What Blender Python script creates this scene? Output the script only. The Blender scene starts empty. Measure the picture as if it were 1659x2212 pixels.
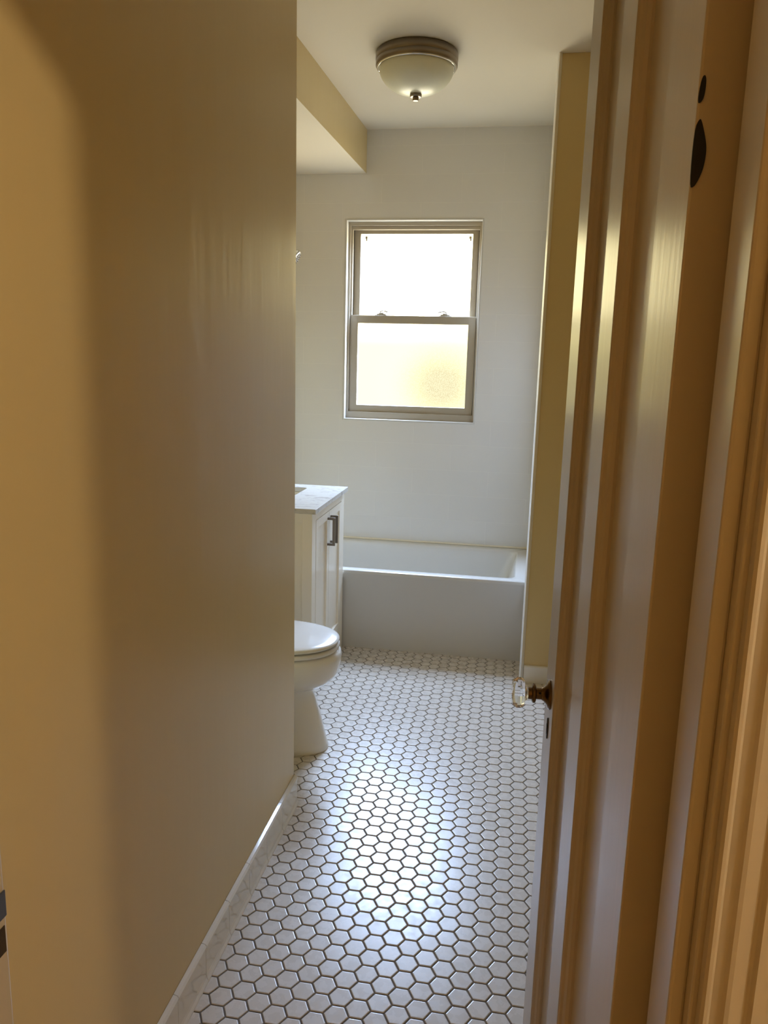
import bpy, bmesh, math, random
from mathutils import Vector, Matrix
random.seed(7)
S = bpy.context.scene
COL = S.collection

# ------------------------------------------------------------------ helpers
def link(o, parent=None):
    COL.objects.link(o)
    if parent is not None:
        o.parent = parent
    return o

def mesh_obj(name, bm, mat, parent=None, smooth=False, angle=None):
    me = bpy.data.meshes.new(name)
    bmesh.ops.recalc_face_normals(bm, faces=bm.faces)
    bm.to_mesh(me); bm.free()
    if mat is not None:
        me.materials.append(mat)
    if smooth:
        for p in me.polygons: p.use_smooth = True
        if angle is not None:
            try: me.set_sharp_from_angle(angle=math.radians(angle))
            except Exception: pass
    return link(bpy.data.objects.new(name, me), parent)

def tag(o, label, cat, group=None, kind=None):
    o['label'] = label; o['category'] = cat
    if group: o['group'] = group
    if kind: o['kind'] = kind
    return o

def empty(name, loc, rz=0.0, parent=None):
    o = bpy.data.objects.new(name, None)
    o.location = loc; o.rotation_euler = (0, 0, rz)
    o.empty_display_size = .05
    return link(o, parent)

def box(bm, x0, x1, y0, y1, z0, z1, bev=0.0, seg=2):
    r = bmesh.ops.create_cube(bm, size=1.0)
    vs = r['verts']
    for v in vs:
        v.co.x = x0 + (v.co.x + .5) * (x1 - x0)
        v.co.y = y0 + (v.co.y + .5) * (y1 - y0)
        v.co.z = z0 + (v.co.z + .5) * (z1 - z0)
    if bev > 0:
        es = list({e for v in vs for e in v.link_edges})
        bmesh.ops.bevel(bm, geom=es, offset=bev, segments=seg, profile=.5, affect='EDGES')

def loft(bm, loops, cap0=True, cap1=True, close=True):
    rows = [[bm.verts.new(p) for p in lp] for lp in loops]
    n = len(rows[0])
    for a, b in zip(rows[:-1], rows[1:]):
        for i in range(n if close else n - 1):
            j = (i + 1) % n
            bm.faces.new((a[i], a[j], b[j], b[i]))
    if cap0: bm.faces.new(rows[0])
    if cap1: bm.faces.new(rows[-1])
    return rows

def prism(bm, pts, axis, a0, a1, mp):
    """profile pts (u,v) swept along an axis; mp(u,v,t)->xyz"""
    loft(bm, [[mp(u, v, a0) for u, v in pts], [mp(u, v, a1) for u, v in pts]])

def lathe(bm, prof, M, n=48, cap0=True, cap1=True):
    loops = []
    for r, h in prof:
        loops.append([M @ Vector((r * math.cos(2 * math.pi * i / n), r * math.sin(2 * math.pi * i / n), h)) for i in range(n)])
    loft(bm, loops, cap0, cap1)

def tube(bm, pts, r, n=12):
    pts = [Vector(p) for p in pts]
    loops = []
    for i, p in enumerate(pts):
        d = (pts[min(i + 1, len(pts) - 1)] - pts[max(i - 1, 0)]).normalized()
        a = d.orthogonal().normalized() if i == 0 else (a - d * a.dot(d)).normalized()
        b = d.cross(a)
        rr = r[i] if isinstance(r, (list, tuple)) else r
        loops.append([p + rr * (math.cos(2 * math.pi * k / n) * a + math.sin(2 * math.pi * k / n) * b) for k in range(n)])
    loft(bm, loops)

def rrect(x0, x1, y0, y1, r, z, n=8):
    out = []
    for cx, cy, a0 in ((x1 - r, y1 - r, 0), (x0 + r, y1 - r, 90), (x0 + r, y0 + r, 180), (x1 - r, y0 + r, 270)):
        for k in range(n + 1):
            a = math.radians(a0 + 90 * k / n)
            out.append(Vector((cx + r * math.cos(a), cy + r * math.sin(a), z)))
    return out

# ------------------------------------------------------------------ materials
def mat(name, col, rough=.5, metal=0.0, spec=.5, coat=0.0, bump=None, var=None, trans=0.0, ior=None, tint=None):
    m = bpy.data.materials.new(name); m.use_nodes = True
    nt = m.node_tree; b = nt.nodes['Principled BSDF']
    b.inputs['Base Color'].default_value = (*col, 1)
    b.inputs['Roughness'].default_value = rough
    b.inputs['Metallic'].default_value = metal
    b.inputs['Specular IOR Level'].default_value = spec
    b.inputs['Coat Weight'].default_value = coat
    if tint: b.inputs['Specular Tint'].default_value = (*tint, 1)
    b.inputs['Coat Roughness'].default_value = .08
    b.inputs['Transmission Weight'].default_value = trans
    if ior: b.inputs['IOR'].default_value = ior
    tc = nt.nodes.new('ShaderNodeTexCoord')
    if var:                                   # (scale, amount): soft colour mottling of the paint / material itself
        n = nt.nodes.new('ShaderNodeTexNoise'); n.inputs['Scale'].default_value = var[0]; n.inputs['Detail'].default_value = 4
        nt.links.new(tc.outputs['Object'], n.inputs['Vector'])
        mx = nt.nodes.new('ShaderNodeMix'); mx.data_type = 'RGBA'
        k = var[1]
        mx.inputs[6].default_value = (*[c * (1 - k) for c in col], 1)
        mx.inputs[7].default_value = (*[min(1, c * (1 + k)) for c in col], 1)
        nt.links.new(n.outputs['Fac'], mx.inputs[0]); nt.links.new(mx.outputs[2], b.inputs['Base Color'])
    if bump:                                  # list of (scale xyz, strength, distance)
        prev = None
        for sc, st, di in bump:
            mp = nt.nodes.new('ShaderNodeMapping'); mp.inputs['Scale'].default_value = sc
            nt.links.new(tc.outputs['Object'], mp.inputs['Vector'])
            n = nt.nodes.new('ShaderNodeTexNoise'); n.inputs['Scale'].default_value = 1; n.inputs['Detail'].default_value = 3
            nt.links.new(mp.outputs['Vector'], n.inputs['Vector'])
            bp = nt.nodes.new('ShaderNodeBump'); bp.inputs['Strength'].default_value = st; bp.inputs['Distance'].default_value = di
            nt.links.new(n.outputs['Fac'], bp.inputs['Height'])
            if prev: nt.links.new(prev.outputs['Normal'], bp.inputs['Normal'])
            prev = bp
        nt.links.new(prev.outputs['Normal'], b.inputs['Normal'])
    return m

TAN = (.63, .50, .255)
M_wall = mat('tan_satin_wall_paint', TAN, .33, spec=.45, tint=(1, .9, .7), var=(3, .03), bump=[((260, 260, 260), .05, .002), ((7, 7, 1.2), .25, .01)])  # tint puts creamy window light into the paint's sheen
M_ceil = mat('ceiling_paint', (.74, .69, .58), .9, spec=.2, var=(2, .02), bump=[((120, 120, 120), .05, .002)])
M_trim = mat('cream_gloss_door_paint', (.47, .42, .335), .32, spec=.6, tint=(1, .90, .72), var=(6, .04), bump=[((60, 60, 5), .12, .002), ((300, 300, 40), .05, .001)])  # warm tint stands in for creamy window light in the gloss
M_white = mat('white_glazed_ceramic', (.80, .79, .76), .12, spec=.5)
M_base = mat('white_glazed_skirting_tile', (.78, .77, .74), .10, spec=.5)
M_porc = mat('toilet_porcelain', (.78, .76, .71), .06, spec=.5, coat=.3)
M_seat = mat('toilet_seat_plastic', (.70, .69, .66), .16, spec=.3)
M_tub = mat('tub_enamel', (.66, .655, .63), .16, spec=.5)
M_caulk = mat('white_tile_edge_trim', (.82, .81, .78), .3)
M_bead = mat('cream_sealant', (.80, .74, .60), .5)
M_wedge = mat('window_tile_edging', (.58, .57, .54), .4)
M_van = mat('vanity_white_lacquer', (.90, .85, .74), .30)
M_handle = mat('brushed_dark_nickel', (.20, .17, .14), .32, metal=1)
M_nickel = mat('brushed_nickel', (.24, .20, .155), .34, metal=1, bump=[((4, 4, 400), .06, .001)])
M_chrome = mat('chrome', (.75, .74, .72), .06, metal=1)
M_brass = mat('aged_brass', (.17, .10, .04), .25, metal=1, var=(60, .25))
M_bronze = mat('dark_bronze', (.045, .03, .02), .4, metal=1)
M_black = mat('black_iron_and_hole_depth', (.004, .004, .004), .7)  # set screw; also stands in for the shaded depth of keyhole and mortise
M_steel = mat('grey_steel_strike', (.20, .20, .22), .35, metal=1)
M_frame = mat('almond_window_vinyl', (.38, .33, .25), .5)
M_track = mat('dark_window_track_gasket', (.02, .018, .015), .8)  # near-black gasket strips beside the sashes
M_bowlglass = mat('alabaster_lamp_glass', (.70, .70, .56), .35, var=(14, .08))
M_hallfloor = mat('hall_oak_floor', (.34, .24, .15), .4, var=(5, .3))
M_glass = mat('clear_knob_glass', (1, 1, 1), .01, trans=1.0, ior=1.5)
M_sink = mat('sink_ceramic', (.78, .76, .68), .1)
M_grout = mat('brown_grey_grout', (.13, .105, .08), .85, var=(40, .15))
M_hole = mat('bolt_hole_dark', (.03, .02, .012), .9)  # dark slab colour standing in for the shaded inside of the bolt hole

# glazed hex tiles: faint per-tile haze in the gloss
M_tile = mat('white_hex_tile_glaze', (.62, .575, .515), .2, spec=.42)
nt = M_tile.node_tree; b = nt.nodes['Principled BSDF']
tc = nt.nodes.new('ShaderNodeTexCoord'); n = nt.nodes.new('ShaderNodeTexNoise')
n.inputs['Scale'].default_value = 38; n.inputs['Detail'].default_value = 5
nt.links.new(tc.outputs['Object'], n.inputs['Vector'])
mr = nt.nodes.new('ShaderNodeMapRange'); mr.inputs[1].default_value = .3; mr.inputs[2].default_value = .7
mr.inputs[3].default_value = .22; mr.inputs[4].default_value = .33
nt.links.new(n.outputs['Fac'], mr.inputs[0]); nt.links.new(mr.outputs[0], b.inputs['Roughness'])

# large format wall tile: thin grout lines every 0.15 m
def wall_tile_mat(name, swap):
    m = mat(name, (.70, .69, .66), .32, spec=.3)
    nt = m.node_tree; b = nt.nodes['Principled BSDF']
    tc = nt.nodes.new('ShaderNodeTexCoord'); sp = nt.nodes.new('ShaderNodeSeparateXYZ'); cb = nt.nodes.new('ShaderNodeCombineXYZ')
    nt.links.new(tc.outputs['Object'], sp.inputs[0])
    nt.links.new(sp.outputs['Y' if swap else 'X'], cb.inputs['X'])
    ad = nt.nodes.new('ShaderNodeMath'); ad.operation = 'ADD'; ad.inputs[1].default_value = -.42 + 1.5
    nt.links.new(sp.outputs['Z'], ad.inputs[0]); nt.links.new(ad.outputs[0], cb.inputs['Y'])
    br = nt.nodes.new('ShaderNodeTexBrick')
    br.inputs['Scale'].default_value = 1; br.inputs['Brick Width'].default_value = .45; br.inputs['Row Height'].default_value = .15
    br.inputs['Mortar Size'].default_value = .0014; br.inputs['Mortar Smooth'].default_value = .6
    br.inputs['Color1'].default_value = (.70, .69, .66, 1); br.inputs['Color2'].default_value = (.69, .68, .655, 1)
    br.inputs['Mortar'].default_value = (.75, .74, .70, 1)
    nt.links.new(cb.outputs[0], br.inputs['Vector']); nt.links.new(br.outputs['Color'], b.inputs['Base Color'])
    bp = nt.nodes.new('ShaderNodeBump'); bp.inputs['Strength'].default_value = .22; bp.inputs['Distance'].default_value = .002; bp.invert = True
    nt.links.new(br.outputs['Fac'], bp.inputs['Height']); nt.links.new(bp.outputs['Normal'], b.inputs['Normal'])
    return m
M_wtile = wall_tile_mat('white_wall_tile', False)
M_wtile_side = wall_tile_mat('white_wall_tile_end', True)

# marble
M_marble = mat('carrara_marble', (.60, .585, .55), .16, spec=.3)
nt = M_marble.node_tree; b = nt.nodes['Principled BSDF']
tc = nt.nodes.new('ShaderNodeTexCoord'); mp = nt.nodes.new('ShaderNodeMapping'); mp.inputs['Scale'].default_value = (14, 26, 20)
mp.inputs['Rotation'].default_value = (0, 0, .5)
nt.links.new(tc.outputs['Object'], mp.inputs[0])
n = nt.nodes.new('ShaderNodeTexNoise'); n.inputs['Scale'].default_value = 1.3; n.inputs['Detail'].default_value = 8; n.inputs['Roughness'].default_value = .62; n.inputs['Distortion'].default_value = .9
nt.links.new(mp.outputs[0], n.inputs['Vector'])
cr = nt.nodes.new('ShaderNodeValToRGB')
cr.color_ramp.elements[0].position = .30; cr.color_ramp.elements[0].color = (.33, .325, .31, 1)
cr.color_ramp.elements[1].position = .47; cr.color_ramp.elements[1].color = (.60, .585, .55, 1)
nt.links.new(n.outputs['Fac'], cr.inputs[0]); nt.links.new(cr.outputs[0], b.inputs['Base Color'])

# obscure window glass: most of the daylight passes, added cream emission stands in for the scattered rest
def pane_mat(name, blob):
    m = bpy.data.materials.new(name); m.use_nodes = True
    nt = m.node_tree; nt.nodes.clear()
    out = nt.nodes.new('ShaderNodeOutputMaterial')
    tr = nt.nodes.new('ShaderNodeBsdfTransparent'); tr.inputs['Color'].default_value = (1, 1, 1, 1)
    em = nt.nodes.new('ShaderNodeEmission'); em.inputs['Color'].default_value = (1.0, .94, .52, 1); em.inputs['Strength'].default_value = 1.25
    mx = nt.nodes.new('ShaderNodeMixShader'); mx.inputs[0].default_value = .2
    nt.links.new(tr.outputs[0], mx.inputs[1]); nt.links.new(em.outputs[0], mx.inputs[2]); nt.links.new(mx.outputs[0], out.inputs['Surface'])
    if blob:  # dimmer grainy patch painted into the lower pane's glow
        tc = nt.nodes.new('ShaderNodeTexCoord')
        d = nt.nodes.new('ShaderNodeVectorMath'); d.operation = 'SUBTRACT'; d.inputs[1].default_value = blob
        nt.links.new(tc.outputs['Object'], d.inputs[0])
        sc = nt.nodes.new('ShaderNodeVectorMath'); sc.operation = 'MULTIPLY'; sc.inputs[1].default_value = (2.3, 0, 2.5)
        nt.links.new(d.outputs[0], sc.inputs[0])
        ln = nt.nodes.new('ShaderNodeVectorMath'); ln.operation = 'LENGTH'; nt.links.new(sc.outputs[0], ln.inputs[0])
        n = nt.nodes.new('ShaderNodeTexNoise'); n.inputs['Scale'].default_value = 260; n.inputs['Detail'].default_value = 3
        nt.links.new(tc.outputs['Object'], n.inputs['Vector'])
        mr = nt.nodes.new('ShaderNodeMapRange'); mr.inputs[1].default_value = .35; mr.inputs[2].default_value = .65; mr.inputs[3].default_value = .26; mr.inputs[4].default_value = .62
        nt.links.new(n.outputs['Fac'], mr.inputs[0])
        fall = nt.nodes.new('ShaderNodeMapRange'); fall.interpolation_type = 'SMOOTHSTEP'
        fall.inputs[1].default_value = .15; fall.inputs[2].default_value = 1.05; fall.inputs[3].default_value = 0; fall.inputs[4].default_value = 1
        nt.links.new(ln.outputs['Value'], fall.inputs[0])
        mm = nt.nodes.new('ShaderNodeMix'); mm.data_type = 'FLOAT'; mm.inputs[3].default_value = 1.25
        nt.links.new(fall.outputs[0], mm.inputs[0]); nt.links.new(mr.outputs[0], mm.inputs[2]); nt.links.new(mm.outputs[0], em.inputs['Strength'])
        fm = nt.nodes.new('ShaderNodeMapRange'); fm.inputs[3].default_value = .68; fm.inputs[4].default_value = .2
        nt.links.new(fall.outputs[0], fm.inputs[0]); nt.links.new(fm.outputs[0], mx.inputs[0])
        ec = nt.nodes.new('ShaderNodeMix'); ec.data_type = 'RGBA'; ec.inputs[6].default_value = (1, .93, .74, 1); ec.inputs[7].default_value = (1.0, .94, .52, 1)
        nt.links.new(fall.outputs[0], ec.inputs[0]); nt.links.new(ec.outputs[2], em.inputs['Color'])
    return m
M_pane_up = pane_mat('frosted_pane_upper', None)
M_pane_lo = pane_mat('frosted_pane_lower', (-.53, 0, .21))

# ------------------------------------------------------------------ dimensions (metres; y runs into the bathroom)
CEIL = 2.757
XL = -.757          # face of the passage wall on the left
YC = .37            # where that wall ends and the toilet bay opens
XA = -1.50          # left wall of the bay
YTUB = 1.855; YB = 2.58
YSTUB = 1.60; XT = .008
YW0, YW1 = -1.405, -1.281     # the wall that holds the doorway
XJL, XJR = -.616, .0708       # door jamb faces
HDOOR = 2.14
XR = .30

# ------------------------------------------------------------------ floor
bm = bmesh.new()
P = .0535; SIDE = P / math.sqrt(3); G = .0017
bmesh.ops.create_grid(bm, x_segments=1, y_segments=1, size=1)
for v in bm.verts:
    v.co = Vector(((XA - .02 if v.co.x < 0 else XR + .02), (YW1 + .002 if v.co.y < 0 else YTUB + .03), -.0022))
bm.verts.ensure_lookup_table()
def hexrow(cx, cy, inset, z, tx=0, ty=0):
    R = (P / 2 - inset) / math.cos(math.pi / 6)
    return [Vector((cx + R * math.cos(math.pi / 3 * i), cy + R * math.sin(math.pi / 3 * i),
                    z + tx * R * math.cos(math.pi / 3 * i) + ty * R * math.sin(math.pi / 3 * i))) for i in range(6)]
for c in range(-34, 8):
    for j in range(-30, 64):
        cx = 1.5 * SIDE * c; cy = P * (j + (.5 if c % 2 else 0)) + .0
        if not (XA - .01 < cx < XR + .01 and YW1 + .03 < cy < YTUB + .02): continue
        if cx < XL - .03 and cy < YC - .03: continue
        if cx > .03 and cy > YSTUB + .03: continue
        tx, ty = random.gauss(0, .004), random.gauss(0, .004)
        dz = random.gauss(0, .00012)
        loft(bm, [hexrow(cx, cy, G, -.0022 + dz), hexrow(cx, cy, G + .0004, -.0009 + dz, tx, ty), hexrow(cx, cy, G + .0012, -.0002 + dz, tx, ty), hexrow(cx, cy, G + .0026, dz, tx, ty)], cap0=False)
fl = mesh_obj('floor', bm, M_grout)
fl.data.materials.append(M_tile)
for p in fl.data.polygons[1:]: p.material_index = 1
tag(fl, 'white hexagon mosaic tile floor with brown grey grout lines', 'floor', kind='structure')

bm = bmesh.new(); box(bm, -1.6, 2.4, -3.3, YW1 + .001, -.03, -.003)
tag(mesh_obj('floor_hall', bm, M_hallfloor), 'dark wooden hall floor before the bathroom door', 'floor', kind='structure')

# ------------------------------------------------------------------ ceiling and soffit
bm = bmesh.new(); box(bm, -1.62, .42, YW0, 2.72, CEIL, CEIL + .06)
tag(mesh_obj('ceiling', bm, M_ceil), 'flat off white bathroom ceiling around the round lamp', 'ceiling', kind='structure')
bm = bmesh.new(); box(bm, -1.6, 2.4, -3.3, YW0 - .002, 2.60, 2.66)
tag(mesh_obj('ceiling_hall', bm, M_ceil), 'hall ceiling outside the bathroom door', 'ceiling', kind='structure')

# soffit: boxed-in beam along the left, slightly out of square
bm = bmesh.new()
xs0, xs1 = -1.066, -.991
lo = 2.528
pts = [(XA - .02, YC + .005), (xs0, YC + .005), (xs1, YB - .001), (XA - .02, YB - .001)]
rows = loft(bm, [[Vector((x, y, lo)) for x, y in pts], [Vector((x, y, CEIL - .0005)) for x, y in pts]])
so = mesh_obj('ceiling_soffit', bm, M_wall)
so.data.materials.append(M_ceil)
for p in so.data.polygons:
    if p.normal.z < -.5: p.material_index = 1
tag(so, 'tan sided boxed beam with white underside along the left of the ceiling', 'soffit', kind='structure')

# ------------------------------------------------------------------ walls
bm = bmesh.new()
L = [(XL, YW1 + .0005), (XL, YC), (XA - .12, YC), (XA - .12, YC - .12), (XL - .12, YC - .12), (XL - .12, YW1 + .0005)]
loft(bm, [[Vector((x, y, -.003)) for x, y in L], [Vector((x, y, CEIL - .0005)) for x, y in L]])
es = [e for e in bm.edges if all(abs(v.co.x - XL) < 1e-4 and abs(v.co.y - YC) < 1e-4 for v in e.verts)]
bmesh.ops.bevel(bm, geom=es, offset=.006, segments=3, profile=.5, affect='EDGES')
tag(mesh_obj('wall_left', bm, M_wall), 'long tan painted wall on the left of the doorway', 'wall', kind='structure')

bm = bmesh.new(); box(bm, XA - .12, XA, YC, YB + .12, -.003, CEIL)
tag(mesh_obj('wall_bay', bm, M_wall), 'tan wall at the far left behind toilet and vanity', 'wall', kind='structure')

WX0, WX1, WZ0, WZ1 = -1.099, -.326, 1.152, 2.279
bm = bmesh.new()
for a in ((XA, WX0, 0, CEIL), (WX1, XT + .034, 0, CEIL), (WX0, WX1, 0, WZ0), (WX0, WX1, WZ1, CEIL)):
    box(bm, a[0], a[1], YB, YB + .13, a[2] - (.003 if a[2] == 0 else 0), a[3])
tag(mesh_obj('wall_back', bm, M_wtile), 'white tiled back wall over the bathtub holding the window', 'wall', kind='structure')

bm = bmesh.new()
XS = XT + .023       # the alcove end wall runs a little out of square
L = [(XR + .1, YW1 + .0005), (XR, YW1 + .0005), (XR, YSTUB), (XT + .012, YSTUB), (XS + .012, YB), (XS + .012, YB + .13), (XR + .1, YB + .13)]
loft(bm, [[Vector((x, y, -.003)) for x, y in L], [Vector((x, y, CEIL - .0005)) for x, y in L]])
tag(mesh_obj('wall_right', bm, M_wall), 'tan wall stub at the right end of the bathtub behind the door', 'wall', kind='structure')
bm = bmesh.new(); pr = [(XT, YSTUB + .006), (XT + .0115, YSTUB + .006), (XS + .0115, YB - .001), (XS, YB - .001)]
loft(bm, [[Vector((x, y, 0)) for x, y in pr], [Vector((x, y, CEIL - .001)) for x, y in pr]])
tag(mesh_obj('wall_tub_end', bm, M_wtile_side), 'white tiled end wall at the right of the bathtub', 'wall', kind='structure')
bm = bmesh.new()
pr = [(XT - .0075, YSTUB + .012), (XT - .0075, YSTUB + .006), (XT - .0015, YSTUB - .012), (XT + .001, YSTUB - .0135), (XT + .006, YSTUB - .009), (XT + .010, YSTUB - .005), (XT + .0125, YSTUB - .001), (XT + .0125, YSTUB + .005), (XT - .0005, YSTUB + .006), (XT - .0005, YSTUB + .012)]
loft(bm, [[Vector((x, y, .0)) for x, y in pr], [Vector((x, y, CEIL - .001)) for x, y in pr]])
tag(mesh_obj('trim_1', bm, M_caulk), 'thin white tile edging strip from floor to ceiling on the tan stub wall', 'trim', kind='structure')

# front wall with the doorway (its hall side, head and the two sides)
bm = bmesh.new()
box(bm, -1.6, XJL - .02, YW0, YW1, -.003, CEIL)
box(bm, XJR + .02, 2.4, YW0, YW1, -.003, CEIL)
box(bm, XJL - .02, XJR + .02, YW0, YW1, HDOOR + .02, CEIL)
tag(mesh_obj('wall_front', bm, M_wall), 'tan hall wall beside the door casing at the right picture edge', 'wall', kind='structure')
bm = bmesh.new()
box(bm, -1.7, -1.6, -3.4, YW0, -.003, 2.6); box(bm, 2.4, 2.5, -3.4, YW0, -.003, 2.6); box(bm, -1.7, 2.5, -3.4, -3.3, -.003, 2.6)
tag(mesh_obj('wall_hall', bm, M_wall), 'tan walls of the hall behind the viewer', 'wall', kind='structure')

# ------------------------------------------------------------------ skirting
bm = bmesh.new()
prof = [(0, .0), (.016, .0), (.0155, .004), (.012, .012), (.0105, .02), (.0105, .088), (.013, .092), (.013, .098), (.009, .103), (.0, .105)]
y = YC - .005 - .0
edges = [YC - .002, .197, .043, -.111, -.267, -.421, -.577, -.731, -.885, -1.04, -1.19, YW1 + .03]
for a, c in zip(edges[:-1], edges[1:]):
    prism(bm, prof, 'y', c + .0009, a - .0009, lambda u, v, t: Vector((XL + .0006 + u, t, v)))
tag(mesh_obj('baseboard_left', bm, M_base), 'glossy white ceramic skirting tiles along the foot of the left wall', 'baseboard', kind='structure')
bm = bmesh.new()
prism(bm, [(0, 0), (.012, 0), (.012, .078), (.009, .084), (0, .086)], 'x', XT + .0135, XR - .001, lambda u, v, t: Vector((t, YSTUB - .0008 - u, v)))
tag(mesh_obj('baseboard_right', bm, M_base), 'short white skirting at the foot of the tan stub wall behind the glass knob', 'baseboard', kind='structure')

# ------------------------------------------------------------------ window
win = empty('window_1', (0, YB, WZ0))
tag(win, 'double hung frosted window in almond frame above the bathtub', 'window', kind='structure')
def wobj(name, bm, m, parent=win, **k):
    for v in bm.verts: v.co -= Vector((0, YB, WZ0))
    return mesh_obj(name, bm, m, parent, **k)
def wchild(name, bm, m, parent, **k):
    return wobj(name, bm, m, parent, **k)
def rectring(bm, x0, x1, z0, z1, l, r, b_, t, y0, y1, bev=.0015):
    box(bm, x0, x0 + l, y0, y1, z0, z1, bev); box(bm, x1 - r, x1, y0, y1, z0, z1, bev)
    box(bm, x0 + l - .001, x1 - r + .001, y0, y1, z0, z0 + b_, bev); box(bm, x0 + l - .001, x1 - r + .001, y0, y1, z1 - t, z1, bev)
bm = bmesh.new(); rectring(bm, WX0 - .010, WX1 + .006, WZ0 - .007, WZ1 + .008, .012, .008, .009, .010, YB - .003, YB + .010, .002)
rectring(bm, WX0, WX1, WZ0, WZ1, .002, .002, .002, .002, YB + .009, YB + .050, .0005)
wobj('window_edging', bm, M_wedge)
bm = bmesh.new()
FX0, FX1, FZ0, FZ1 = WX0 + .0005, WX1 - .0005, WZ0 + .0005, WZ1 - .0005
rectring(bm, FX0, FX1, FZ0, FZ1, .0145, .012, .040, .022, YB + .045, YB + .128)
rectring(bm, FX0 + .013, FX1 - .011, FZ0 + .010, FZ1 - .020, .0115, .0065, .030, .021, YB + .058, YB + .128)
box(bm, FX0 + .004, FX0 + .007, YB + .042, YB + .046, FZ0 + .03, FZ1 - .01); box(bm, FX1 - .006, FX1 - .003, YB + .042, YB + .046, FZ0 + .03, FZ1 - .01)
wobj('window_frame', bm, M_frame)
# upper sash (further out)
us = bmesh.new(); rectring(us, -1.0795, -.3425, 1.745, 2.2455, .045, .0405, .013, .027, YB + .094, YB + .122)
upper = wobj('upper_sash', us, M_frame)
bm = bmesh.new(); box(bm, -1.0755, -1.0715, YB + .088, YB + .093, 1.75, 2.236); box(bm, -.3485, -.3445, YB + .088, YB + .093, 1.75, 2.236); wchild('gasket', bm, M_track, win)
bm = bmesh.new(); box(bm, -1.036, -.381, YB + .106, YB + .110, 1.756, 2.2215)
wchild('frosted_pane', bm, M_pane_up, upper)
for x in (-1.003, -.398):
    bm = bmesh.new(); box(bm, x - .007, x + .007, YB + .099, YB + .1055, 2.192, 2.206, .002); box(bm, x - .002, x + .006, YB + .099, YB + .1055, 2.180, 2.192, .001)
    wchild('vent_stop', bm, M_frame, upper)
# lower sash (nearer)
ls = bmesh.new(); rectring(ls, -1.0815, -.3420, 1.1885, 1.7575, .0455, .0435, .045, .0455, YB + .060, YB + .090)
lower = wobj('lower_sash', ls, M_frame)
bm = bmesh.new(); box(bm, -1.0862, -1.0820, YB + .0555, YB + .062, 1.195, 1.75); box(bm, -.3418, -.3375, YB + .0555, YB + .062, 1.195, 1.75); wchild('gasket', bm, M_track, win)
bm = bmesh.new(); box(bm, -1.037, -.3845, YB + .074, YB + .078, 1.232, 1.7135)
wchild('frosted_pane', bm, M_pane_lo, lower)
bm = bmesh.new(); box(bm, -1.025, -.40, YB + .058, YB + .062, 1.2320, 1.2338, .0004); wchild('lift_rail', bm, M_caulk, lower)
for x, s in ((-.900, 1), (-.524, -1)):
    lk = bmesh.new(); box(lk, x - .036, x + .036, YB + .064, YB + .088, 1.755, 1.7615, .001)
    box(lk, x - .026, x + .028, YB + .066, YB + .086, 1.761, 1.768, .002); box(lk, x - .014, x + .015, YB + .068, YB + .085, 1.767, 1.774, .003)
    lk_o = wobj('sash_lock', lk, M_frame, lower)
    bm = bmesh.new(); tube(bm, [(x - s * .006, YB + .075, 1.773), (x - s * .006, YB + .075, 1.781), (x + s * .006, YB + .073, 1.7845), (x + s * .022, YB + .068, 1.783), (x + s * .040, YB + .063, 1.778)], .0034)
    wchild('lever', bm, M_nickel, lk_o, smooth=True)

# ------------------------------------------------------------------ bathtub
bm = bmesh.new()
X0, X1, Y0, Y1 = XA + .003, XT - .0015, YTUB, YB - .003
loops = [rrect(X0, X1, Y0, Y1, .004, .0), rrect(X0, X1, Y0, Y1, .004, .395), rrect(X0, X1, Y0 - .005, Y1, .006, .402), rrect(X0, X1, Y0 - .006, Y1, .006, .412), rrect(X0 + .001, X1 - .001, Y0 - .003, Y1 - .001, .006, .419), rrect(X0 + .004, X1 - .004, Y0 + .002, Y1 - .004, .006, .422)]
def inner(l, r, f, bk, rad, z): return rrect(X0 + l, X1 - r, Y0 + f, Y1 - bk, rad, z)
loops += [inner(.115, .052, .050, .052, .05, .422), inner(.118, .055, .053, .055, .05, .4205), inner(.123, .060, .058, .060, .05, .412), inner(.127, .064, .061, .063, .05, .40), inner(.15, .10, .080, .066, .06, .27), inner(.18, .17, .105, .072, .07, .13), inner(.22, .25, .15, .11, .10, .085), inner(.30, .36, .22, .18, .10, .078)]
for lp in loops:
    for p in lp:
        if p.x > -.5: p.x += (p.x + .5) / .5 * (p.y - YSTUB) * .0225
loft(bm, loops)
tag(mesh_obj('bathtub', bm, M_tub, smooth=True, angle=35), 'white alcove bathtub with plain flat apron below the window', 'bathtub')

bm = bmesh.new(); box(bm, XA + .003, XS - .001, YB - .0085, YB - .0005, .4222, .4335, .003)
tag(mesh_obj('trim_8', bm, M_bead), 'thin cream sealant bead along the back rim of the bathtub', 'trim', kind='structure')
# shower head on the tub's left wall
sh = empty('shower_head', (XA, 2.2, 2.08))
tag(sh, 'small chrome shower head peeking past the left wall edge beside the window', 'shower head')
def rel(bm, o):
    for v in bm.verts: v.co -= o.location
Z = Vector((0, 0, 1))
def aim(loc, d):
    q = Vector(d).normalized().to_track_quat('Z', 'Y').to_matrix().to_4x4()
    return Matrix.Translation(loc) @ q
bm = bmesh.new(); lathe(bm, [(.028, .0), (.028, .004), (.02, .010), (.011, .012)], aim((XA + .0005, 2.2, 2.085), (1, 0, 0)), 24); rel(bm, sh); mesh_obj('wall_flange', bm, M_chrome, sh, smooth=True, angle=40)
bm = bmesh.new(); tube(bm, [(XA + .004, 2.2, 2.085), (XA + .06, 2.2, 2.092), (XA + .10, 2.2, 2.088), (XA + .135, 2.2, 2.070), (XA + .150, 2.2, 2.060)], .0085); rel(bm, sh); mesh_obj('shower_arm', bm, M_chrome, sh, smooth=True, angle=60)
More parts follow.
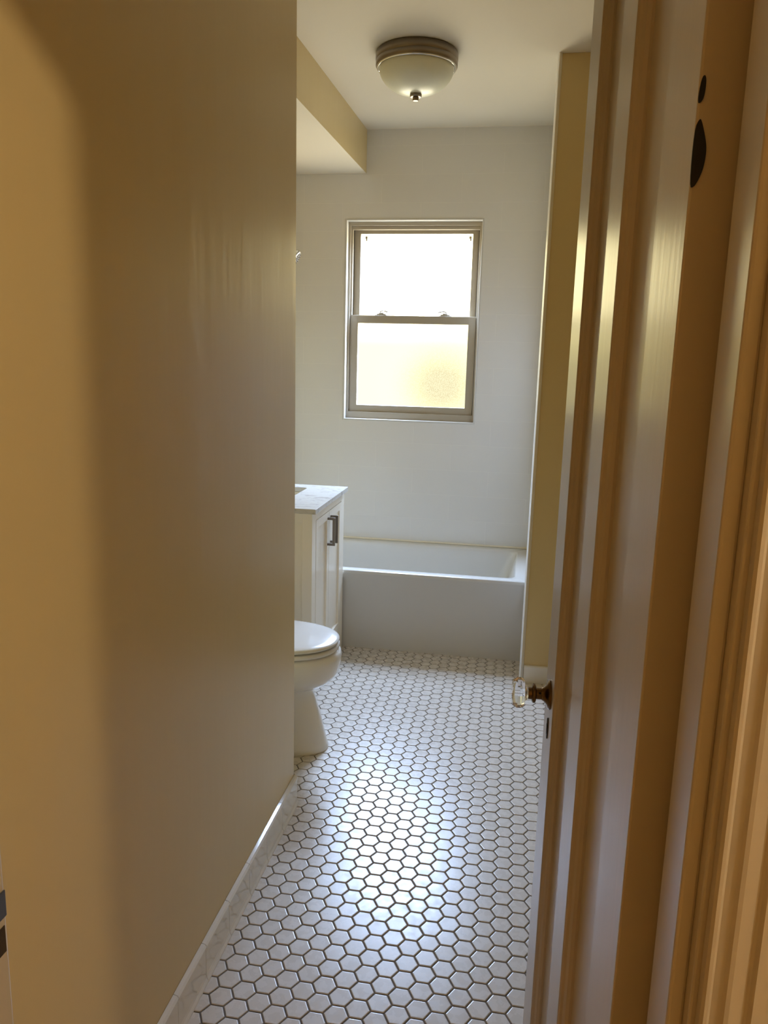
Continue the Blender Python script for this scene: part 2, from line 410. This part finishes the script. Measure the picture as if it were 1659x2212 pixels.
Mh = aim((XA + .147, 2.2, 2.062), (.85, 0, -.53))
bm = bmesh.new(); lathe(bm, [(.010, 0), (.015, .004), (.015, .016), (.012, .020), (.020, .030), (.030, .045), (.040, .062), (.043, .066), (.043, .074), (.040, .078)], Mh, 32); rel(bm, sh); hd = mesh_obj('head', bm, M_chrome, sh, smooth=True, angle=40)
bm = bmesh.new()
lathe(bm, [(.0385, .0775), (.0385, .081), (.030, .083)], Mh, 32)
for ring, cnt in ((.008, 6), (.018, 10), (.028, 14)):
    for k in range(cnt):
        a = 2 * math.pi * k / cnt
        lathe(bm, [(.0022, .0825), (.0022, .0855), (.001, .0865)], Mh @ Matrix.Translation((ring * math.cos(a), ring * math.sin(a), 0)), 6)
rel(bm, sh); mesh_obj('spray_face', bm, M_steel, hd)

# ------------------------------------------------------------------ vanity cabinet, doors, handles
VX0, VX1, VY0, VY1 = XA + .003, -.925, 1.212, 1.838
VZ = .838
cab = empty('vanity_cabinet', ((VX0 + VX1) / 2, (VY0 + VY1) / 2, 0))
tag(cab, 'white shaker bathroom vanity cabinet between toilet and bathtub', 'cabinet')
def vo(name, bm, m, parent, **k):
    for v in bm.verts: v.co -= cab.location
    return mesh_obj(name, bm, m, parent, **k)
bm = bmesh.new()
B = .0012
box(bm, VX0, VX1 - .019, VY0 + .010, VY0 + .0175, .09, VZ - .001); box(bm, VX0, VX1 - .019, VY1 - .0175, VY1 - .010, .09, VZ - .001)   # open-topped carcass
box(bm, VX0, VX0 + .012, VY0 + .010, VY1 - .010, .09, VZ - .001); box(bm, VX0, VX1 - .019, VY0 + .010, VY1 - .010, .088, .104)
for x0, x1 in ((VX1 - .045, VX1), (VX0, VX0 + .045)):
    box(bm, x0, x1, VY0, VY0 + .018, .0, VZ, B); box(bm, x0, x1, VY1 - .018, VY1, .0, VZ, B)   # side stiles running down as feet
box(bm, VX0 + .044, VX1 - .044, VY0, VY0 + .018, VZ - .042, VZ, B); box(bm, VX0 + .044, VX1 - .044, VY0, VY0 + .018, .085, .15, B)
box(bm, VX1 - .020, VX1, VY0 + .017, VY0 + .064, .0, VZ, B); box(bm, VX1 - .020, VX1, VY1 - .060, VY1 - .017, .0, VZ, B)  # face frame
box(bm, VX1 - .020, VX1, VY0 + .063, VY1 - .059, VZ - .042, VZ, B); box(bm, VX1 - .020, VX1, VY0 + .063, VY1 - .059, .085, .124, B)
vo('body', bm, M_van, cab)
def shaker(y0, y1):
    bm = bmesh.new(); z0, z1 = .127, .793; w = .037; x0, x1 = VX1 - .016, VX1 + .001
    box(bm, x0, x1, y0, y0 + w, z0, z1, B); box(bm, x0, x1, y1 - w, y1, z0, z1, B)
    box(bm, x0, x1, y0 + w - .001, y1 - w + .001, z0, z0 + w + .004, B); box(bm, x0, x1, y0 + w - .001, y1 - w + .001, z1 - w, z1, B)
    box(bm, x0, x0 + .008, y0 + w - .002, y1 - w + .002, z0 + w, z1 - w + .002)
    return vo('door', bm, M_van, cab)
for y0, y1, hy in ((1.279, 1.5165, 1.490), (1.5205, 1.7755, 1.548)):
    d = shaker(y0, y1)
    bm = bmesh.new(); x1 = VX1 + .001; z0, z1 = .634, .768; t = .0055
    box(bm, x1 + .024, x1 + .036, hy - t, hy + t, z0, z1, .001)
    box(bm, x1, x1 + .027, hy - t, hy + t, z0, z0 + .011, .001); box(bm, x1, x1 + .027, hy - t, hy + t, z1 - .011, z1, .001)
    vo('handle', bm, M_handle, d)['label'] = 'dark nickel square bar pull'

# worktop with cut-out and basin
top = empty('vanity_countertop', ((VX0 - .905) / 2, (1.19 + 1.842) / 2, VZ + .001))
tag(top, 'white marble vanity countertop with grey veining and undermount basin', 'countertop')
def to(name, bm, m, **k):
    for v in bm.verts: v.co -= top.location
    return mesh_obj(name, bm, m, top, **k)
bm = bmesh.new(); z0, z1 = VZ + .0012, VZ + .0225
o1 = rrect(VX0, -.905, 1.190, 1.842, .003, 0); i1 = rrect(-1.40, -1.092, 1.30, 1.745, .02, 0)
def zz(lp, z, s=0): return [Vector((p.x, p.y, z)) for p in lp]
def ins(lp, d):
    cx = sum(p.x for p in lp) / len(lp); cy = sum(p.y for p in lp) / len(lp)
    return [Vector((p.x - d * (1 if p.x > cx else -1), p.y - d * (1 if p.y > cy else -1), p.z)) for p in lp]
lp = [zz(i1, z0), zz(o1, z0), zz(o1, z1 - .0015), zz(ins(o1, .0015), z1), zz(ins(i1, -.0015), z1), zz(i1, z1 - .0015), zz(i1, z0)]
rows = loft(bm, lp, False, False)
bmesh.ops.remove_doubles(bm, verts=bm.verts, dist=1e-6)
to('marble_slab', bm, M_marble)
bm = bmesh.new()
a = rrect(-1.405, -1.087, 1.295, 1.75, .022, 0)
loft(bm, [zz(a, z0 - .0015), zz(ins(a, .006), z0 - .0015), zz(ins(a, .010), z0 - .02), zz(ins(a, .02), z0 - .09), zz(ins(a, .05), z0 - .125), zz(ins(a, .11), z0 - .132)], False, True)
to('basin', bm, M_sink, smooth=True, angle=50)

# ------------------------------------------------------------------ toilet
TC = .765
toi = empty('toilet', (-1.05, TC, 0))
tag(toi, 'white two piece toilet with closed elongated lid standing out from the left bay', 'toilet')
def egg(front, back, hw, z, n=56, sq=2.25):
    """elongated plan: rounded front, squarer back"""
    mid = back + (front - back) * .42
    out = []
    for i in range(n):
        a = 2 * math.pi * i / n
        c, s = math.cos(a), math.sin(a)
        if c >= 0:
            e = 2 / 2.3
            x = mid + (front - mid) * abs(c) ** e; yv = hw * abs(s) ** e * (1 if s >= 0 else -1)
        else:
            e = 2 / 3.4
            x = mid - (mid - back) * abs(c) ** e; yv = hw * abs(s) ** e * (1 if s >= 0 else -1)
        out.append(Vector((x, TC + yv, z)))
    return out
def tobj(name, bm, m, parent=toi, **k):
    for v in bm.verts: v.co -= toi.location
    return mesh_obj(name, bm, m, parent, **k)
bm = bmesh.new()
spec = [(-.737, -1.30, .118, .0), (-.735, -1.30, .120, .006), (-.740, -1.30, .118, .022), (-.752, -1.30, .106, .07), (-.768, -1.30, .096, .14), (-.788, -1.30, .092, .20), (-.803, -1.30, .092, .238), (-.802, -1.30, .096, .250),
        (-.780, -1.29, .118, .256), (-.748, -1.28, .143, .268), (-.720, -1.275, .161, .290), (-.700, -1.27, .174, .320), (-.693, -1.27, .180, .355), (-.690, -1.27, .183, .38), (-.694, -1.27, .181, .398), (-.702, -1.265, .175, .405)]
loft(bm, [egg(*s) for s in spec])
tobj('bowl', bm, M_porc, smooth=True, angle=50)
bm = bmesh.new()
spec = [(-.706, -1.20, .180, .4105), (-.701, -1.205, .184, .412), (-.699, -1.21, .186, .416), (-.699, -1.21, .186, .4225), (-.701, -1.205, .184, .4265), (-.706, -1.20, .180, .428)]
loft(bm, [egg(*s) for s in spec]); seat = tobj('seat', bm, M_seat, smooth=True, angle=50)
for yy in (-.12, .12):
    for zq in (.4052, .4282):
        bm = bmesh.new(); box(bm, -.86, -.835, TC + yy * 1.32 - .006, TC + yy * 1.32 + .006, zq, zq + .0058, .001); tobj('bumper', bm, M_seat, seat)
bm = bmesh.new()
spec = [(-.706, -1.20, .180, .4345), (-.702, -1.205, .183, .436), (-.700, -1.21, .185, .440), (-.702, -1.21, .183, .4455), (-.711, -1.20, .175, .4495), (-.735, -1.18, .156, .452), (-.79, -1.13, .11, .4545), (-.88, -1.06, .05, .4555)]
loft(bm, [egg(*s) for s in spec]); tobj('lid', bm, M_seat, smooth=True, angle=60)
bm = bmesh.new()
loft(bm, [rrect(-1.478, -1.30, TC - .19, TC + .19, .03, .395), rrect(-1.482, -1.285, TC - .205, TC + .205, .035, .42), rrect(-1.486, -1.275, TC - .225, TC + .225, .035, .735)])
tank = tobj('tank', bm, M_porc, smooth=True, angle=40)
bm = bmesh.new(); loft(bm, [rrect(-1.492, -1.265, TC - .235, TC + .235, .035, .736), rrect(-1.492, -1.262, TC - .238, TC + .238, .035, .765), rrect(-1.485, -1.272, TC - .23, TC + .23, .03, .775)]); tobj('tank_lid', bm, M_porc, smooth=True, angle=40)

# ------------------------------------------------------------------ ceiling lamp (switched off)
lx, ly = -.578, 1.54
lamp = empty('ceiling_light', (lx, ly, CEIL))
tag(lamp, 'round flush ceiling light with brushed nickel rim and frosted glass bowl', 'ceiling light')
D = Matrix.Rotation(math.pi, 4, 'X')
bm = bmesh.new(); lathe(bm, [(.160, .0005), (.169, .002), (.1725, .008), (.1725, .030), (.170, .034), (.1715, .038), (.1715, .052), (.168, .058), (.160, .060), (.155, .055), (.150, .03)], D, 72, True, True)
mesh_obj('rim', bm, M_nickel, lamp, smooth=True, angle=35)
bm = bmesh.new()
pf = [(.1565, .048), (.1575, .060)]
for k in range(0, 15):
    a = math.radians(90 * k / 15); pf.append((.1575 * math.cos(a) ** .92, .060 + .100 * math.sin(a) ** 1.05))
pf.append((.010, .161))
lathe(bm, pf, D, 72, True, True); mesh_obj('glass_bowl', bm, M_bowlglass, lamp, smooth=True, angle=60)
bm = bmesh.new(); lathe(bm, [(.1585, .056), (.166, .0575), (.1665, .0595), (.1645, .0625), (.1600, .0625), (.1585, .061)], D, 72, False, False); mesh_obj('inner_lip', bm, M_chrome, lamp, smooth=True, angle=60)
bm = bmesh.new(); lathe(bm, [(.006, .155), (.024, .157), (.025, .160), (.025, .168), (.022, .171), (.013, .172), (.013, .182), (.011, .185), (.004, .186)], D, 32); mesh_obj('finial', bm, M_nickel, lamp, smooth=True, angle=35)

# ------------------------------------------------------------------ door frame (jambs, stops, casings)
def paint_box_obj(name, boxes, label, cat='door frame', m=None):
    bm = bmesh.new()
    for q in boxes: box(bm, *q)
    o = mesh_obj(name, bm, m or M_trim)
    return tag(o, label, cat, kind='structure')
YST0, YST1 = -1.392, -1.328
R = paint_box_obj('trim_2', [(XJR, XJR + .0195, YW0 - .001, YW1 - .0, 0, HDOOR, .002), (XJR - .012, XJR + .0005, YST0, YST1, 0, HDOOR, .0025)],
                  'cream painted right door jamb with its stop, seen edge on at the right')
Lj = paint_box_obj('trim_3', [(XJL - .0195, XJL, YW0 - .001, YW1 + .015, 0, HDOOR, .004), (XJL - .0005, XJL + .012, YST0, YST1, 0, HDOOR, .0025)],
                   'cream painted left door jamb with strike plate at the lower left picture edge')
paint_box_obj('trim_4', [(XJL - .0195, XJR + .0195, YW0 - .001, YW1, HDOOR + .0005, HDOOR + .0195, .002), (XJL + .013, XJR - .013, YST0, YST1, HDOOR - .0115, HDOOR + .0002, .002)],
              'cream painted head of the door frame above the picture')
# room side casing, left
bm = bmesh.new(); box(bm, XJL - .092, XJL - .022, YW1 + .0006, YW1 + .014, 0, HDOOR + .06, .004); tag(mesh_obj('trim_5', bm, M_trim), 'cream door casing on the bathroom side of the left jamb', 'door casing', kind='structure')
# hall side casings: stepped profile with a raised outer band
def casing(name, xin, s, label):
    bm = bmesh.new()
    pf = [(.005, 0), (.005, .010), (.007, .0125), (.0095, .0125), (.0105, .009), (.0125, .008), (.019, .0105), (.021, .013), (.024, .0138), (.034, .0132), (.036, .0145), (.0375, .0165), (.0385, .0175), (.052, .0175), (.054, .0155), (.054, 0)]
    prism(bm, pf, 'z', 0, HDOOR + .06, lambda u, v, t: Vector((xin + s * u, YW0 - .0012 - v, t)))
    return tag(mesh_obj(name, bm, M_trim), label, 'door casing', kind='structure')
casing('trim_6', XJR, 1, 'moulded door casing on the hall wall at the right picture edge')
casing('trim_7', XJL, -1, 'moulded door casing on the hall side of the left jamb')
# strike plate on the left jamb
bm = bmesh.new()
box(bm, XJL + .0002, XJL + .0022, YW1 - .022, YW1 + .0125, .866, .898, .0008)
sp = mesh_obj('strike_plate', bm, M_steel, Lj)
bm = bmesh.new(); box(bm, XJL + .0002, XJL + .0014, YW1 - .022, YW1 + .009, .823, .856, .0006)
mesh_obj('bolt_hole', bm, M_hole, Lj)

# ------------------------------------------------------------------ the open door
HX, HY = .0371, YW1
ang = math.atan2(.68, -.0406)
door = empty('door_1', (HX, HY, 0), ang)
tag(door, 'cream painted two panel door swung open along the right side', 'door', kind='structure')
DW, DT = .681, .040
ZB, ZT = .012, 2.128
bm = bmesh.new()
def dbox(x0, x1, z0, z1): box(bm, x0, x1, -DT, 0, z0, z1, .0018)
dbox(0, .112, ZB, ZT); dbox(DW - .110, DW, ZB, ZT); dbox(.293, .387, ZB + .19, ZT - .10)
dbox(.1115, DW - .1095, ZB, ZB + .20); dbox(.1115, DW - .1095, ZT - .11, ZT)
stile = mesh_obj('frame', bm, M_trim, door)
for x0, x1 in ((.112, .293), (.387, DW - .110)):
    z0, z1 = ZB + .20, ZT - .11
    bm = bmesh.new(); box(bm, x0 - .004, x1 + .004, -DT / 2 - .003, -DT / 2 + .003, z0 - .004, z1 + .004)
    mesh_obj('panel', bm, M_trim, door)
    bm = bmesh.new()
    pf = [(0, 0), (.002, -.0015), (.004, -.005), (.0085, -.008), (.011, -.0125), (.0115, -.0172), (0, -.0172)]
    for sgn in (0, 1):
        for a, s in ((x0 - .0003, 1), (x1 + .0003, -1)):
            fy = (lambda v: v - .0008) if sgn == 0 else (lambda v: -DT - v + .0008)
            prism(bm, pf, 'z', z0, z1, lambda u, v, t: Vector((a + s * u, fy(v), t)))
        for a, s in ((z0 - .0003, 1), (z1 + .0003, -1)):
            prism(bm, pf, 'x', x0 + .0002, x1 - .0002, lambda u, v, t: Vector((t, fy(v), a + s * u)))
    mesh_obj('panel_moulding', bm, M_trim, door)
# knobs: glass, both faces; local +y is the visible face
kx, kz = DW - .062, .925
def knob(sgn):
    f = 0 if sgn > 0 else -DT
    base = Matrix.Translation((kx, f, kz)) @ Matrix.Rotation(-math.pi / 2 * sgn, 4, 'X')
    bm = bmesh.new(); lathe(bm, [(.026, .0003), (.026, .002), (.0235, .0045), (.018, .0065), (.0125, .011), (.0105, .0145)], base, 40)
    k = mesh_obj('rosette', bm, M_brass, door, smooth=True, angle=40)
    bm = bmesh.new(); lathe(bm, [(.0098, .012), (.0098, .024), (.0135, .0245), (.0165, .0262), (.0165, .0295), (.0140, .0312), (.0108, .0318), (.0105, .0375)], base, 40)
    mesh_obj('shank', bm, M_brass, k, smooth=True, angle=40)
    bm = bmesh.new()
    for qx, qz in ((.0099, .018),):
        lathe(bm, [(.0022, -.001), (.0022, .0008)], Matrix.Translation((kx, f, kz)) @ Matrix.Translation((-.0085, sgn * .018, .0045)) @ Matrix.Rotation(-math.pi / 2, 4, 'Y'), 12)
    mesh_obj('set_screw', bm, M_black, k)
    bm = bmesh.new()
    pf = [(.0095, .0380), (.0125, .0400), (.0130, .0415), (.0225, .0445), (.0262, .0500), (.0262, .0570), (.0215, .0640), (.0150, .0655)]
    base8 = base @ Matrix.Rotation(math.radians(22.5), 4, 'Z')
    lathe(bm, pf, base8, 8)
    mesh_obj('glass_knob', bm, M_glass, k)['label'] = 'clear octagonal glass knob'
knob(1); knob(-1)
bm = bmesh.new()
lp = []
for d_, y_ in ((0, .0002), (0, .0012), (.001, .0018)):
    lp.append([Vector((kx + (.0085 - d_) * math.cos(a), y_, .862 + (.0195 - d_) * math.sin(a))) for a in [2 * math.pi * i / 32 for i in range(32)]])
loft(bm, lp); esc = mesh_obj('keyhole_plate', bm, M_bronze, door, smooth=True, angle=40)
bm = bmesh.new()
box(bm, kx - .0016, kx + .0016, .0017, .0023, .852, .866); lathe(bm, [(.0032, .0017), (.0032, .0023)], Matrix.Translation((kx, 0, .868)) @ Matrix.Rotation(-math.pi / 2, 4, 'X'), 16)
mesh_obj('keyhole', bm, M_black, esc)
# black slabs standing in for the shaded depth of old hinge mortise gouges (local x=0 face looks at the viewer)
def blob(name, outline):
    for _ in range(2):            # soften the gouged outline
        outline = [((a[0] * w1 + b_[0] * (1 - w1)), (a[1] * w1 + b_[1] * (1 - w1))) for a, b_ in zip(outline, outline[1:] + outline[:1]) for w1 in (.75, .25)]
    bm = bmesh.new()
    loft(bm, [[Vector((-.0012, y_, z_)) for y_, z_ in outline], [Vector((.0006, y_, z_)) for y_, z_ in outline]])
    mesh_obj(name, bm, M_black, door)
blob('hinge_mortise', [(.0006, 1.664), (-.0025, 1.672), (-.0045, 1.669), (-.0085, 1.656), (-.0098, 1.648), (-.0088, 1.636), (-.0062, 1.628), (-.0028, 1.6215), (.0004, 1.6225)])
blob('hinge_mortise', [(.0004, 1.683), (-.0012, 1.7005), (-.0035, 1.7025), (-.0048, 1.698), (-.0044, 1.687), (-.0022, 1.6825)])
bm = bmesh.new()
for zc in (.32, 1.86):
    box(bm, -.0008, .0003, -DT + .002, -.006, zc - .04, zc + .04, .0003)
    lathe(bm, [(.005, -.042), (.006, -.041), (.006, .041), (.005, .042)], Matrix.Translation((-.002, -DT - .005, zc)), 16)
mesh_obj('hinge', bm, M_trim, door)

# ------------------------------------------------------------------ lights
def plight(name, loc, e, col, r):
    l = bpy.data.lights.new(name, 'POINT'); l.energy = e; l.color = col; l.shadow_soft_size = r
    o = bpy.data.objects.new(name, l); o.location = loc; return link(o)
plight('hall_lamp_glow', (.98, -2.07, 2.46), 33, (1.0, .79, .51), .045)
# daylight outside: pale warm haze, made-up ground bands below, blue sky above
SKY = 58.0
w = bpy.data.worlds.new('outside'); S.world = w; w.use_nodes = True
nt = w.node_tree; bg = nt.nodes['Background']
tc = nt.nodes.new('ShaderNodeTexCoord'); sp = nt.nodes.new('ShaderNodeSeparateXYZ'); nt.links.new(tc.outputs['Generated'], sp.inputs[0])
def ramp(z0, z1, a, b_):
    mr = nt.nodes.new('ShaderNodeMapRange'); mr.interpolation_type = 'SMOOTHSTEP'; mr.inputs[1].default_value = z0; mr.inputs[2].default_value = z1
    nt.links.new(sp.outputs['Z'], mr.inputs[0])
    mx = nt.nodes.new('ShaderNodeMix'); mx.data_type = 'RGBA'
    nt.links.new(mr.outputs[0], mx.inputs[0])
    for sock, v in ((mx.inputs[6], a), (mx.inputs[7], b_)):
        if isinstance(v, tuple): sock.default_value = (*v, 1)
        else: nt.links.new(v, sock)
    return mx.outputs[2]
dimmed_ground = (3.0, 2.7, 2.1)          # unseen steep downward band, dimmed to keep the rear ceiling darker
ground_fill = (14.0, 12.6, 9.2)     # unseen band below the horizon, added bright to light the ceiling
pane_backdrop = (1.9, 1.65, .46)        # made-up band behind the lower pane, toned so the glass reads cream
haze = (6.2, 5.5, 3.0)
sky = (.60 * SKY, .81 * SKY, 1.20 * SKY)
c = ramp(.16, .46, ramp(.02, .075, ramp(-.16, -.10, ramp(-.66, -.42, dimmed_ground, ground_fill), pane_backdrop), haze), sky)
nt.links.new(c, bg.inputs['Color']); bg.inputs['Strength'].default_value = 1.0
pl = bpy.data.lights.new('window_portal', 'AREA'); pl.shape = 'RECTANGLE'; pl.size = .66; pl.size_y = 1.0
po = bpy.data.objects.new('window_portal', pl); po.location = (-.708, YB + .126, 1.725); po.rotation_euler = (-math.pi / 2, 0, 0); link(po)
pl.cycles.is_portal = True

# ------------------------------------------------------------------ camera
cam = bpy.data.cameras.new('camera'); co = link(bpy.data.objects.new('camera', cam)); S.camera = co
cam.sensor_fit = 'HORIZONTAL'; cam.sensor_width = 36; cam.lens = 1664.06 / 1659 * 36; cam.clip_start = .02
r = Vector((0.98527068, 0.16904055, 0.0258258)); u = Vector((-0.05701487, 0.18235283, 0.9815787)); f = Vector((-0.16121719, 0.96859318, -0.18930472))
M = Matrix(((r.x, u.x, -f.x, -.08626), (r.y, u.y, -f.y, -1.94844), (r.z, u.z, -f.z, 1.48122), (0, 0, 0, 1)))
co.matrix_world = M

S.view_settings.view_transform = 'Standard'; S.view_settings.look = 'None'; S.view_settings.gamma = 1; S.view_settings.use_curve_mapping = False
S.view_settings.exposure = 0.75
try:
    S.cycles.use_denoising = True
    S.cycles.max_bounces = 12; S.cycles.diffuse_bounces = 8; S.cycles.glossy_bounces = 6; S.cycles.transmission_bounces = 8
    S.cycles.sample_clamp_indirect = 6; S.cycles.caustics_refractive = False; S.cycles.caustics_reflective = False
except Exception: pass
